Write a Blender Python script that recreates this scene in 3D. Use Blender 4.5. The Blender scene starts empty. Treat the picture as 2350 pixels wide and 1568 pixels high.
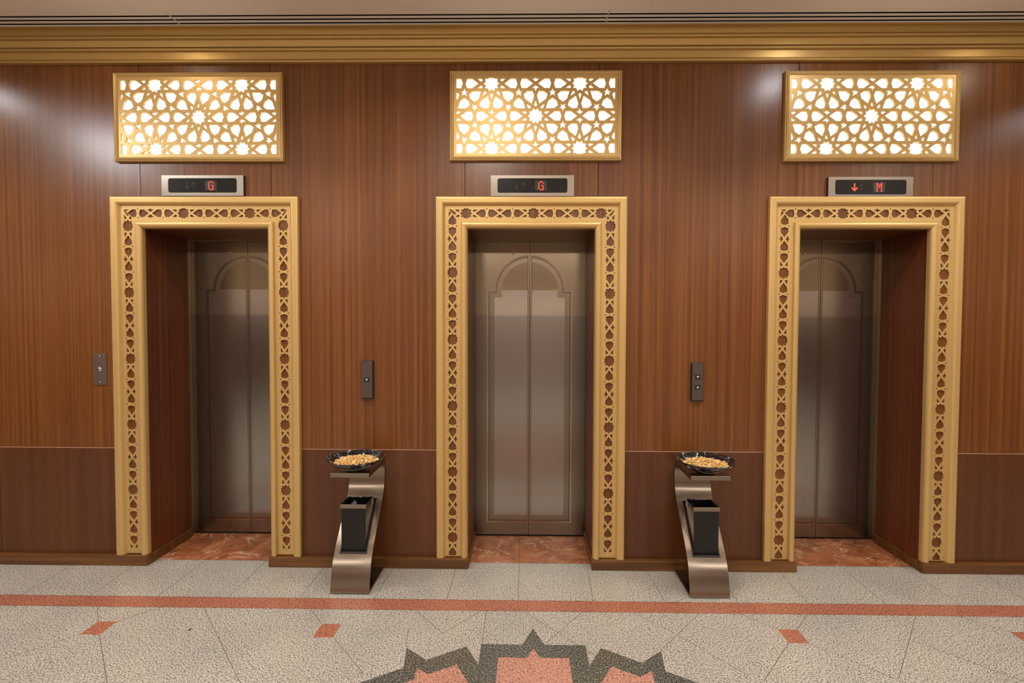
import bpy, bmesh, math, random
from mathutils import Vector, Matrix
from mathutils.geometry import delaunay_2d_cdt
random.seed(7)
PI = math.pi
SC = bpy.context.scene
COL = SC.collection

# ------------------------------------------------------------------ materials
def srgb(r, g, b):
    f = lambda c: (c/255/12.92) if c/255 <= .04045 else ((c/255+.055)/1.055)**2.4
    return (f(r), f(g), f(b), 1)

class NT:
    def __init__(s, name):
        s.m = bpy.data.materials.new(name); s.m.use_nodes = True
        s.t = s.m.node_tree; s.n = s.t.nodes; s.l = s.t.links
        s.b = s.n['Principled BSDF']
    def add(s, typ, **kw):
        nd = s.n.new(typ)
        for k, v in kw.items(): setattr(nd, k, v)
        return nd
    def link(s, a, b): s.l.new(a, b)
    def coords(s, scale, rot=(0, 0, 0), kind='Object'):
        tc = s.add('ShaderNodeTexCoord'); mp = s.add('ShaderNodeMapping')
        mp.inputs['Scale'].default_value = scale; mp.inputs['Rotation'].default_value = rot
        s.link(tc.outputs[kind], mp.inputs['Vector']); return mp.outputs['Vector']
    def noise(s, vec, scale=1, detail=3, rough=.5, dist=0):
        nz = s.add('ShaderNodeTexNoise')
        nz.inputs['Scale'].default_value = scale; nz.inputs['Detail'].default_value = detail
        nz.inputs['Roughness'].default_value = rough; nz.inputs['Distortion'].default_value = dist
        s.link(vec, nz.inputs['Vector']); return nz.outputs['Fac']
    def ramp(s, fac, stops, mode='LINEAR'):
        r = s.add('ShaderNodeValToRGB'); cr = r.color_ramp; cr.interpolation = mode
        while len(cr.elements) < len(stops): cr.elements.new(.5)
        for e, (p, c) in zip(cr.elements, stops): e.position = p; e.color = c
        s.link(fac, r.inputs['Fac']); return r.outputs['Color']
    def mix(s, fac, a, b, mode='MIX'):
        m = s.add('ShaderNodeMix', data_type='RGBA', blend_type=mode)
        if isinstance(fac, (int, float)): m.inputs[0].default_value = fac
        else: s.link(fac, m.inputs[0])
        for i, c in ((6, a), (7, b)):
            if isinstance(c, tuple): m.inputs[i].default_value = c
            else: s.link(c, m.inputs[i])
        return m.outputs[2]
    def set(s, **kw):
        for k, v in kw.items():
            s.b.inputs[k.replace('_', ' ')].default_value = v
        return s
    def bump(s, h, strength=.1, dist=.001):
        b = s.add('ShaderNodeBump'); b.inputs['Strength'].default_value = strength
        b.inputs['Distance'].default_value = dist; s.link(h, b.inputs['Height'])
        s.link(b.outputs['Normal'], s.b.inputs['Normal'])

def wood(name, dark, mid, light, rough=.33, stripe=42, fine=260, horiz=False, coat=.0):
    t = NT(name)
    geo = t.add('ShaderNodeNewGeometry')
    tc = t.add('ShaderNodeTexCoord')
    off = t.add('ShaderNodeVectorMath', operation='MULTIPLY_ADD')
    comb = t.add('ShaderNodeCombineXYZ')
    for k in ('X', 'Y', 'Z'): t.link(geo.outputs['Random Per Island'], comb.inputs[k])
    t.link(comb.outputs[0], off.inputs[0]); off.inputs[1].default_value = (7.3, 3.1, 5.7)
    t.link(tc.outputs['Object'], off.inputs[2])
    def mp(sc):
        m = t.add('ShaderNodeMapping'); m.inputs['Scale'].default_value = sc
        t.link(off.outputs[0], m.inputs['Vector']); return m.outputs[0]
    if horiz: v1, v2, v3 = mp((1.2, 30, 30)), mp((8, 200, 200)), mp((.5, 3, 3))
    else: v1, v2, v3 = mp((stripe, stripe, .35)), mp((fine, fine, 5)), mp((2.2, 2.2, .5))
    a = t.noise(v1, 1, 2, .55, .2); b = t.noise(v2, 1, 2, .6); c = t.noise(v3, 1, 2)
    col = t.ramp(a, [(.3, dark), (.5, mid), (.7, light)])
    fin = t.ramp(b, [(.3, (.86, .84, .82, 1)), (.7, (1.1, 1.1, 1.1, 1))])
    col = t.mix(.8, col, fin, 'MULTIPLY')
    big = t.ramp(c, [(.3, (.84, .81, .8, 1)), (.7, (1.1, 1.12, 1.14, 1))])
    col = t.mix(.8, col, big, 'MULTIPLY')
    t.link(col, t.b.inputs['Base Color'])
    t.set(Roughness=rough, Coat_Weight=coat, Coat_Roughness=.2); t.b.inputs['Specular IOR Level'].default_value = .5
    t.bump(b, .06, .0006)
    return t.m

def plain(name, col, rough=.5, metal=0., emit=None, es=0., spec=.5, coat=0.):
    t = NT(name); t.set(Base_Color=col, Roughness=rough, Metallic=metal, Coat_Weight=coat)
    t.b.inputs['Specular IOR Level'].default_value = spec
    if emit: t.set(Emission_Color=emit, Emission_Strength=es)
    return t.m

def gold(name, col, rough, metal):
    t = NT(name); v = t.coords((60, 60, 60))
    n = t.noise(v, 1, 3)
    c = t.ramp(n, [(.3, tuple(x*.975 for x in col[:3])+(1,)), (.7, tuple(min(1, x*1.02) for x in col[:3])+(1,))])
    t.link(c, t.b.inputs['Base Color']); t.set(Roughness=rough, Metallic=metal)
    t.bump(t.noise(t.coords((900, 900, 900)), 1, 1), .05, .0003)
    return t.m

def steel(name, col, rough, aniso=.0, grain='z', var=.08):
    t = NT(name)
    sc = {'z': (500, 500, 3), 'x': (3, 500, 500), 'y': (500, 3, 500)}[grain]
    n = t.noise(t.coords(sc), 1, 2)
    c = t.ramp(n, [(.25, tuple(x*(1-var) for x in col[:3])+(1,)), (.75, tuple(min(1, x*(1+var)) for x in col[:3])+(1,))])
    t.link(c, t.b.inputs['Base Color']); t.set(Roughness=rough, Metallic=1., Anisotropic=aniso)
    return t.m

def granite(name, stops, scale=130, fleck=None, rough=.28, patch=.12):
    t = NT(name)
    v = t.coords((1, 1, 1))
    n = t.noise(v, scale, 3, .62)
    c = t.ramp(n, stops)
    if fleck:
        n2 = t.noise(v, scale*.8, 2, .5)
        f = t.ramp(n2, [(fleck[0], (0, 0, 0, 1)), (fleck[0]+.05, (1, 1, 1, 1))])
        c = t.mix(f, c, fleck[1])
    big = t.noise(v, 2.2, 3)
    bg = t.ramp(big, [(.3, (1-patch, 1-patch, 1-patch*.9, 1)), (.7, (1+patch*.6, 1+patch*.55, 1+patch*.4, 1))])
    c = t.mix(1., c, bg, 'MULTIPLY')
    t.link(c, t.b.inputs['Base Color']); t.set(Roughness=rough)
    t.b.inputs['Specular IOR Level'].default_value = .55
    return t.m

M = {}
M['wood'] = wood('veneer', srgb(99, 56, 24), srgb(116, 69, 30), srgb(130, 81, 36), .3, stripe=56)
M['wood_low'] = wood('veneer_low', srgb(86, 47, 23), srgb(94, 53, 26), srgb(101, 58, 29), .36, stripe=24)
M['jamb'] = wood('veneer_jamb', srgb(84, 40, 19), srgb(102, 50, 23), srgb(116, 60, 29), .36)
M['edge'] = plain('pale_edge', srgb(196, 150, 128), .4)  # paler tone for the top chamfer of the lower panels
M['base'] = wood('skirting_wood', srgb(82, 50, 22), srgb(104, 66, 30), srgb(124, 82, 40), .4, horiz=True)
M['dark'] = plain('gap_dark', (.006, .005, .004, 1), .8)
M['gold'] = gold('gold_paint', srgb(211, 175, 112), .37, .4)
M['cornice'] = gold('gold_cornice', srgb(190, 153, 88), .36, .5)
M['gold_lattice'] = gold('gold_lattice', srgb(214, 180, 116), .42, .4)
M['ceiling'] = plain('ceiling_paint', srgb(232, 219, 206), .7)
M['mauve'] = plain('mauve_paint', srgb(172, 152, 148), .6)
M['diffuser'] = plain('backlight', (1, .99, .95, 1), .6, emit=(1, .97, .9, 1), es=1.7)
def leafmat(name, up, mid, low, rough):
    """brushed steel, with the film bands left on the doors at shoulder height"""
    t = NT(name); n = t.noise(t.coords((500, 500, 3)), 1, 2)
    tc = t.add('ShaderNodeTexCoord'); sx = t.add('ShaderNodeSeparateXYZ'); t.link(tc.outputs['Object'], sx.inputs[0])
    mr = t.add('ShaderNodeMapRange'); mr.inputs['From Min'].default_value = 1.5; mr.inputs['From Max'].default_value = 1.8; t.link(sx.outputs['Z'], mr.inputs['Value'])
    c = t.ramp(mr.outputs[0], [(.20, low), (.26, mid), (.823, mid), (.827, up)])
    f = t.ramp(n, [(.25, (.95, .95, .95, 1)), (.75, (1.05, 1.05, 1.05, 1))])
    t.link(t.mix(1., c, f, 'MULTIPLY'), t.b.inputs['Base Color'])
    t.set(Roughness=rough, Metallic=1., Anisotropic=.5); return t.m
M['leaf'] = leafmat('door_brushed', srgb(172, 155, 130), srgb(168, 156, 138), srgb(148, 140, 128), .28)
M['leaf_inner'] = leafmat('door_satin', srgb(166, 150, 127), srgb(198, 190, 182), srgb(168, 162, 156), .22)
M['leaf_line'] = steel('door_polished', srgb(176, 160, 142), .2, 0, 'z', .02)
M['film'] = plain('film_remnant', srgb(150, 130, 98), .35, .3)
M['leaf_groove'] = plain('door_groove', srgb(60, 48, 38), .5, .8)
M['jamb_steel'] = steel('jamb_steel', srgb(172, 156, 134), .4, 0, 'z')
M['steel'] = steel('stand_steel', srgb(150, 136, 122), .26, .6, 'x')
M['steel_plate'] = steel('plate_steel', srgb(160, 150, 138), .3, .6, 'x', .05)
M['panel_grey'] = plain('panel_grey', srgb(98, 86, 78), .42, .6)
M['plate_grey'] = plain('plate_grey', srgb(142, 128, 120), .36, .8)
M['panel_edge'] = plain('panel_edge', srgb(66, 66, 68), .35, .7)
M['screen'] = plain('screen_black', srgb(22, 21, 22), .16, spec=.5)
M['matrix'] = plain('matrix_dark', srgb(38, 36, 34), .3)
M['arrow_off'] = plain('arrow_off', srgb(46, 44, 46), .4)
M['led'] = plain('led_red', srgb(255, 60, 30), .5, emit=(1, .06, .025, 1), es=2.6)
M['btn'] = plain('button_black', srgb(26, 25, 27), .3)
M['white'] = plain('mark_white', srgb(225, 225, 235), .4)
M['chrome'] = plain('chrome', srgb(215, 208, 200), .18, 1.)
M['binblack'] = plain('bin_black', srgb(22, 20, 20), .42, .1)
M['binside'] = steel('bin_side', srgb(128, 124, 120), .32, .3, 'z', .03)
M['rubber'] = plain('trim_rubber', srgb(62, 62, 62), .45)
M['bag'] = plain('bag_black', srgb(20, 20, 22), .22)
M['bag_grey'] = plain('bag_grey', srgb(135, 132, 138), .35)
M['granite'] = granite('granite_light', [(.35, srgb(58, 58, 60)), (.43, srgb(126, 123, 119)), (.50, srgb(188, 182, 172)), (.62, srgb(214, 208, 198))], 165, (.60, srgb(84, 83, 86)))
M['granite_pink'] = granite('granite_pink', [(.36, srgb(54, 46, 44)), (.42, srgb(152, 98, 78)), (.55, srgb(186, 116, 92)), (.68, srgb(200, 142, 118))], 140, (.61, srgb(74, 64, 62)))
M['granite_rose'] = granite('granite_rose', [(.35, srgb(58, 52, 50)), (.41, srgb(170, 120, 104)), (.55, srgb(198, 142, 124)), (.68, srgb(212, 176, 160))], 130, (.62, srgb(80, 70, 68)))
M['granite_dark'] = granite('granite_dark', [(.36, srgb(26, 26, 26)), (.45, srgb(66, 66, 60)), (.55, srgb(100, 99, 90)), (.64, srgb(170, 168, 156))], 150)
M['grout'] = plain('grout', srgb(92, 82, 70), .7)

def marble():
    t = NT('marble_red'); v = t.coords((1, 1, 1))
    n = t.noise(v, 7, 5, .62, .8)
    c = t.ramp(n, [(.32, srgb(124, 70, 46)), (.5, srgb(164, 98, 62)), (.66, srgb(182, 124, 84)), (.78, srgb(194, 158, 118))])
    v2 = t.coords((1, 1.6, 1), (0, 0, .5))
    w = t.noise(v2, 2.6, 5, .6, 1.6)
    d = t.add('ShaderNodeMath', operation='SUBTRACT'); t.link(w, d.inputs[0]); d.inputs[1].default_value = .5
    ab = t.add('ShaderNodeMath', operation='ABSOLUTE'); t.link(d.outputs[0], ab.inputs[0])
    f = t.ramp(ab.outputs[0], [(.0, (1, 1, 1, 1)), (.011, (0, 0, 0, 1))])
    n3 = t.noise(v, 3.1, 2)
    gate = t.ramp(n3, [(.42, (0, 0, 0, 1)), (.5, (1, 1, 1, 1))])
    f = t.mix(1., f, gate, 'MULTIPLY')
    c = t.mix(f, c, srgb(228, 190, 160))
    t.link(c, t.b.inputs['Base Color']); t.set(Roughness=.25); return t.m
M['marble'] = marble()

def bowlmat():
    t = NT('marbled_glass'); v = t.coords((1, 1, 1))
    n = t.noise(v, 14, 4, .6, 2.2)
    c = t.ramp(n, [(.52, srgb(16, 16, 16)), (.585, srgb(44, 44, 42)), (.63, srgb(160, 160, 160)), (.71, srgb(225, 225, 225))])
    t.link(c, t.b.inputs['Base Color']); t.set(Roughness=.08, Coat_Weight=.6, Coat_Roughness=.03); return t.m
M['bowl'] = bowlmat()

def nutmat():
    t = NT('tan_pebble'); v = t.coords((1, 1, 1))
    oi = t.add('ShaderNodeObjectInfo')
    c1 = t.ramp(oi.outputs['Random'], [(0, srgb(196, 150, 84)), (.4, srgb(214, 170, 102)), (.75, srgb(226, 190, 126)), (1, srgb(238, 212, 160))])
    n = t.noise(v, 90, 3)
    f = t.ramp(n, [(.3, (.75, .72, .68, 1)), (.6, (1.05, 1.05, 1.05, 1))])
    c = t.mix(.8, c1, f, 'MULTIPLY')
    t.link(c, t.b.inputs['Base Color']); t.set(Roughness=.5); t.bump(n, .3, .002); return t.m
M['nut'] = nutmat()

# ------------------------------------------------------------------ builders
class MB:
    def __init__(s): s.v = []; s.f = []; s.mi = []; s.sm = []
    def poly(s, pts, mat=0, smooth=False):
        i = len(s.v); s.v += [tuple(p) for p in pts]; s.f.append(list(range(i, i+len(pts)))); s.mi.append(mat); s.sm.append(smooth)
    def box(s, x0, x1, y0, y1, z0, z1, mat=0):
        i = len(s.v)
        s.v += [(x, y, z) for x in (x0, x1) for y in (y0, y1) for z in (z0, z1)]
        for q in ((0, 1, 3, 2), (4, 6, 7, 5), (0, 4, 5, 1), (2, 3, 7, 6), (0, 2, 6, 4), (1, 5, 7, 3)):
            s.f.append([i+k for k in q]); s.mi.append(mat); s.sm.append(False)
    def rings(s, rings, closed=True, mat=0, smooth=False, cap=False):
        b = []
        for r in rings: b.append(len(s.v)); s.v += [tuple(p) for p in r]
        n = len(rings[0])
        for a, c in zip(b, b[1:]):
            for k in range(n if closed else n-1):
                k2 = (k+1) % n
                s.f.append([a+k, a+k2, c+k2, c+k]); s.mi.append(mat); s.sm.append(smooth)
        if cap:
            s.f.append([b[0]+k for k in range(n)][::-1]); s.mi.append(mat); s.sm.append(False)
            s.f.append([b[-1]+k for k in range(n)]); s.mi.append(mat); s.sm.append(False)
    def lathe(s, prof, n=32, mat=0, smooth=True, c=(0, 0, 0), axis='z'):
        R = []
        for r, h in prof:
            ring = []
            for k in range(n):
                a = 2*PI*k/n; x, y = r*math.cos(a), r*math.sin(a)
                p = (x, y, h) if axis == 'z' else (x, -h, y)
                ring.append((p[0]+c[0], p[1]+c[1], p[2]+c[2]))
            R.append(ring)
        s.rings(R, True, mat, smooth)
    def mesh(s, name, mats, merge=True, normals=True):
        me = bpy.data.meshes.new(name); me.from_pydata(s.v, [], s.f)
        for m in mats: me.materials.append(M[m] if isinstance(m, str) else m)
        me.polygons.foreach_set('material_index', s.mi); me.polygons.foreach_set('use_smooth', s.sm)
        bm = bmesh.new(); bm.from_mesh(me)
        if merge: bmesh.ops.remove_doubles(bm, verts=bm.verts, dist=1e-6)
        if normals: bmesh.ops.recalc_face_normals(bm, faces=bm.faces)
        bm.to_mesh(me); bm.free(); me.update(); return me
    def build(s, name, mats, parent=None, bevel=0, seg=2, **kw):
        if isinstance(mats, str): mats = [mats]
        return link(name, s.mesh(name, mats, **kw), parent, bevel, seg)

def link(name, me, parent=None, bevel=0, seg=2):
    o = bpy.data.objects.new(name, me); COL.objects.link(o)
    if parent: o.parent = parent
    if bevel:
        m = o.modifiers.new('bevel', 'BEVEL'); m.width = bevel; m.segments = seg; m.limit_method = 'ANGLE'; m.angle_limit = math.radians(40)
    return o
def tag(o, label=None, cat=None, group=None, kind=None):
    for k, v in (('label', label), ('category', cat), ('group', group), ('kind', kind)):
        if v: o[k] = v
    return o
def empty(name, loc=(0, 0, 0)):
    o = bpy.data.objects.new(name, None); COL.objects.link(o); o.location = loc; o.empty_display_size = .05; return o

def plate(polys, thick, y0=0.0, name='plate', mats=('gold',)):
    """flat plate with holes in the XZ plane: polys = outline and holes as (x, z) lists; front face at y0, thickness behind it"""
    V, E = [], []
    for p in polys:
        n0 = len(V); V += [Vector(q) for q in p]
        E += [(n0+k, n0+(k+1) % len(p)) for k in range(len(p))]
    vo, eo, fo, _, _, _ = delaunay_2d_cdt(V, E, [], 1, 1e-7)
    boxes = [(min(q[0] for q in p), max(q[0] for q in p), min(q[1] for q in p), max(q[1] for q in p), p) for p in polys[1:]]
    def hole(f):
        x = sum(vo[k].x for k in f)/len(f); z = sum(vo[k].y for k in f)/len(f)
        for a, b, c, d, p in boxes:
            if a <= x <= b and c <= z <= d:
                odd = False
                for k in range(len(p)):
                    (x1, z1), (x2, z2) = p[k-1], p[k]
                    if (z1 > z) != (z2 > z) and x < (x2-x1)*(z-z1)/(z2-z1)+x1: odd = not odd
                if odd: return True
        return False
    fo = [f for f in fo if not hole(f)]
    me = bpy.data.meshes.new(name); bm = bmesh.new()
    bv = [bm.verts.new((v.x, y0, v.y)) for v in vo]
    for f in fo: bm.faces.new([bv[k] for k in f])
    bmesh.ops.recalc_face_normals(bm, faces=bm.faces)
    for f in bm.faces:
        if f.normal.y > 0: f.normal_flip()
    r = bmesh.ops.extrude_face_region(bm, geom=bm.faces[:])
    for v in [g for g in r['geom'] if isinstance(g, bmesh.types.BMVert)]: v.co.y += thick
    for v in [v for v in bm.verts if not v.link_faces]: bm.verts.remove(v)
    bmesh.ops.recalc_face_normals(bm, faces=bm.faces)
    bmesh.ops.dissolve_limit(bm, angle_limit=.001, verts=bm.verts, edges=bm.edges) if False else None
    bm.to_mesh(me); bm.free()
    for m in mats: me.materials.append(M[m])
    me.update(); return me

def joinmesh(parts, name):
    """several meshes (each with one material) into one"""
    bm = bmesh.new(); mats = []
    for me in parts:
        n0 = len(bm.faces); bm.from_mesh(me); bm.faces.ensure_lookup_table()
        k = me.materials[0]
        if k not in mats: mats.append(k)
        for f in bm.faces[n0:]: f.material_index = mats.index(k)
    out = bpy.data.meshes.new(name); bm.to_mesh(out); bm.free()
    for k in mats: out.materials.append(k)
    return out

# ------------------------------------------------------------------ ten-fold strapwork pattern
AP = 341.0; SIDE = 2*AP*math.tan(PI/10); CR = AP/math.cos(PI/10)
INR = CR - AP*math.cos(PI/10); DL = SIDE/2 - INR; TR = INR*math.tan(PI/5)
LX, LY = 2*AP*math.cos(PI/5), 2*AP*math.sin(PI/5)
def pattern_segments(nx, ny):
    S = []
    def seg(a, b): S.append((a, b))
    def P(c, th, al, la):
        t = math.radians(th); return (c[0]+al*math.cos(t)-la*math.sin(t), c[1]+al*math.sin(t)+la*math.cos(t))
    for i in range(-nx, nx+1):
        for j in range(-ny, ny+1):
            if (i+j) % 2: 
                c = (i*LX, j*LY)   # bow-tie centre
                for s in (1, -1):
                    a = math.radians(36*s); e = AP*math.sin(math.radians(18))/math.cos(math.radians(36))
                    seg((c[0]-math.cos(a)*e, c[1]-math.sin(a)*e), (c[0]+math.cos(a)*e, c[1]+math.sin(a)*e))
                for sx in (1, -1):
                    m0 = (c[0]-sx*(LX-AP), c[1])
                    q = 2*AP*math.sin(math.radians(18))/2
                    for sz in (1, -1):
                        a = math.radians(72)
                        seg(m0, (m0[0]+sx*math.cos(a)*(q-TR), m0[1]+sz*math.sin(a)*(q-TR)))
                        seg((m0[0]+sx*TR, c[1]+sz*DL), (c[0]-sx*AP*math.sin(math.radians(18)), c[1]+sz*DL))
            else:
                c = (i*LX, j*LY)
                for k in range(10):
                    th = 36*k
                    for s in (1, -1):
                        seg(P(c, th, DL*math.tan(math.radians(36)), s*DL), P(c, th, AP-TR, s*DL))
                    q = AP*math.sin(math.radians(18)); h = AP*math.cos(math.radians(18))
                    seg(P(c, th+18, h, -q), P(c, th+18, h, -TR)); seg(P(c, th+18, h, TR), P(c, th+18, h, q))
    return S

def planar_faces(S, win):
    x0, x1, y0, y1 = win
    T = {}
    for a, b in S:
        if max(a[0], b[0]) < x0 or min(a[0], b[0]) > x1 or max(a[1], b[1]) < y0 or min(a[1], b[1]) > y1: continue
        k = tuple(sorted([(round(a[0]), round(a[1])), (round(b[0]), round(b[1]))]))
        T[k] = (a, b)
    S = list(T.values())
    cuts = [[0.0, 1.0] for _ in S]
    for i in range(len(S)):
        (ax, ay), (bx, by) = S[i]; dx, dy = bx-ax, by-ay
        for j in range(i+1, len(S)):
            (cx, cy), (ex, ey) = S[j]
            if max(ax, bx) < min(cx, ex)-1 or max(cx, ex) < min(ax, bx)-1 or max(ay, by) < min(cy, ey)-1 or max(cy, ey) < min(ay, by)-1: continue
            fx, fy = ex-cx, ey-cy; d = dx*fy-dy*fx
            if abs(d) < 1e-6*math.hypot(dx, dy)*math.hypot(fx, fy)*1000: continue
            t = ((cx-ax)*fy-(cy-ay)*fx)/d; u = ((cx-ax)*dy-(cy-ay)*dx)/d
            li, lj = math.hypot(dx, dy), math.hypot(fx, fy)
            if -1/li <= t <= 1+1/li and -1/lj <= u <= 1+1/lj:
                cuts[i].append(min(1, max(0, t))); cuts[j].append(min(1, max(0, u)))
    nodes = []; grid = {}
    def node(x, y):
        gx, gy = int(x//4), int(y//4)
        for a in (-1, 0, 1):
            for b in (-1, 0, 1):
                for n in grid.get((gx+a, gy+b), ()):
                    if math.hypot(nodes[n][0]-x, nodes[n][1]-y) < 2.0: return n
        nodes.append((x, y)); grid.setdefault((gx, gy), []).append(len(nodes)-1); return len(nodes)-1
    E = set()
    for (a, b), c in zip(S, cuts):
        ns = [node(a[0]+(b[0]-a[0])*t, a[1]+(b[1]-a[1])*t) for t in sorted(c)]
        for p, q in zip(ns, ns[1:]):
            if p != q: E.add((min(p, q), max(p, q)))
    adj = {}
    for p, q in E: adj.setdefault(p, []).append(q); adj.setdefault(q, []).append(p)
    ch = True
    while ch:      # drop dangling ends at the window edge
        ch = False
        for p in list(adj):
            if len(adj[p]) == 1:
                q = adj[p][0]; adj[q].remove(p); adj[p] = []; ch = True
    for p in adj: adj[p].sort(key=lambda q: math.atan2(nodes[q][1]-nodes[p][1], nodes[q][0]-nodes[p][0]))
    seen = set(); F = []
    for p in adj:
        for q in adj[p]:
            if (p, q) in seen: continue
            loop = []; a, b = p, q
            while (a, b) not in seen:
                seen.add((a, b)); loop.append(a)
                k = adj[b].index(a); c = adj[b][(k-1) % len(adj[b])]; a, b = b, c
            pts = [nodes[n] for n in loop]
            ar = sum(pts[i][0]*pts[(i+1) % len(pts)][1]-pts[(i+1) % len(pts)][0]*pts[i][1] for i in range(len(pts)))/2
            if 200 < ar < 60000: F.append(pts)
    return F

def inset(pts, w):
    q = []
    n = len(pts)
    for i in range(n):     # drop collinear corners
        a, b, c = pts[i-1], pts[i], pts[(i+1) % n]
        if abs((b[0]-a[0])*(c[1]-b[1])-(b[1]-a[1])*(c[0]-b[0])) > 12: q.append(b)
    n = len(q); out = []
    for i in range(n):
        a, b, c = q[i-1], q[i], q[(i+1) % n]
        d1 = (b[0]-a[0], b[1]-a[1]); d2 = (c[0]-b[0], c[1]-b[1])
        l1, l2 = math.hypot(*d1), math.hypot(*d2); d1 = (d1[0]/l1, d1[1]/l1); d2 = (d2[0]/l2, d2[1]/l2)
        p1 = (b[0]-d1[1]*w, b[1]+d1[0]*w); p2 = (b[0]-d2[1]*w, b[1]+d2[0]*w)
        d = d1[0]*d2[1]-d1[1]*d2[0]
        t = ((p2[0]-p1[0])*d2[1]-(p2[1]-p1[1])*d2[0])/d
        out.append((p1[0]+d1[0]*t, p1[1]+d1[1]*t))
    return out

def clip(poly, planes):
    """Sutherland-Hodgman against half planes a*x+b*y<=c"""
    for a, b, c in planes:
        out = []
        for i in range(len(poly)):
            p, q = poly[i-1], poly[i]
            dp, dq = a*p[0]+b*p[1]-c, a*q[0]+b*q[1]-c
            if dp <= 0 < dq or dq <= 0 < dp:
                t = dp/(dp-dq); out.append((p[0]+(q[0]-p[0])*t, p[1]+(q[1]-p[1])*t))
            if dq <= 0: out.append(q)
        poly = out
        if len(poly) < 3: return []
    cl = []
    for p in poly:
        if not cl or math.hypot(p[0]-cl[-1][0], p[1]-cl[-1][1]) > 4e-4: cl.append(p)
    while len(cl) > 2 and math.hypot(cl[0][0]-cl[-1][0], cl[0][1]-cl[-1][1]) < 4e-4: cl.pop()
    ar = sum(cl[i-1][0]*cl[i][1]-cl[i][0]*cl[i-1][1] for i in range(len(cl)))/2
    return cl if len(cl) > 2 and abs(ar) > 4e-6 else []

SEGS = pattern_segments(4, 3)
FACES = planar_faces(SEGS, (-1800, 1800, -1000, 1000))

def pattern_holes(unit, w, planes, origin=(0, 0), vertical=False, shifts=None):
    H = []
    for f in FACES:
        if shifts:     # one period of the strip, repeated
            cx = sum(p[0] for p in f)/len(f); cy = sum(p[1] for p in f)/len(f)
            if abs(cy) > 200 or not -LX+1 <= cx < LX+1: continue
        g = inset(f, w)
        for sx, sy in (shifts or ((0, 0),)):
            p = [((x+sx)*unit, (y+sy)*unit) for x, y in g]
            if vertical: p = [(y, x) for x, y in p]
            p = [(x+origin[0], y+origin[1]) for x, y in p]
            p = clip(p, planes)
            if p: H.append(p)
    return H

# ------------------------------------------------------------------ main dimensions (metres; lift wall front = y 0, floor = z 0)
LIFT = [-1.9707, 0.0278, 2.0373]          # centres of the three lifts
SEAM = [-1.9694, 0.0227, 2.0488]          # where the two leaves meet
SIDE_W = ['left', 'middle', 'right']
H = 3.247
OW = .39                                    # half opening
FW = .579                                   # half outer width of the gold surround
ZT = 2.2831; ZB = .0642

# ------------------------------------------------------------------ floor
fl = MB()
Z0 = 0.0
fl.poly([(-6, -8, Z0), (6, -8, Z0), (6, .05, Z0), (-6, .05, Z0)], 0)
fl.poly([(-6, .05, Z0), (6, .05, Z0), (6, .5, Z0), (-6, .5, Z0)], 4)
e = 2e-4
def fpoly(pts, mat, lift=1):
    fl.poly([(x, y, Z0+e*lift) for x, y in pts], mat)
fpoly([(-6, -.472), (6, -.472), (6, -.37), (-6, -.37)], 1)
for xc in (-2.115-1.1565, -2.115, -.975, 1.305, 2.445, 3.58):
    fpoly([(xc-.049, -.706), (xc+.049, -.706), (xc+.049, -.6), (xc-.049, -.6)], 1)
MX, MY = .0391, -1.8006
def medal(k, t, R):
    a = math.radians(30*k); return (MX+R*math.sin(a)+t*math.cos(a), MY+R*math.cos(a)-t*math.sin(a))
star = []
for k in range(12):
    star += [medal(k-.5, 0, .9517), medal(k, -.247, 1.0602), medal(k, -.0519, 1.0602), medal(k, 0, 1.1861), medal(k, .0519, 1.0602), medal(k, .247, 1.0602)]
for i in range(len(star)):    # fan (star shaped about the centre)
    fpoly([(MX, MY), star[(i+1) % len(star)], star[i]][::-1], 3)
for k in range(12):
    pk = [medal(k, -.161, .968), medal(k, -.03, .968), medal(k, 0, 1.031), medal(k, .03, .968), medal(k, .161, .968), medal(k, .163, .74), medal(k, 0, .56), medal(k, -.163, .74)]
    c0 = medal(k, 0, .8)
    for i in range(8): fpoly([c0, pk[(i+1) % 8], pk[i]][::-1], 2, 2)
inner = []
for k in range(12): inner += [medal(k, 0, .42), medal(k+.5, 0, .3)]
for i in range(24): fpoly([(MX, MY), inner[(i+1) % 24], inner[i]][::-1], 2, 2)
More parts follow.
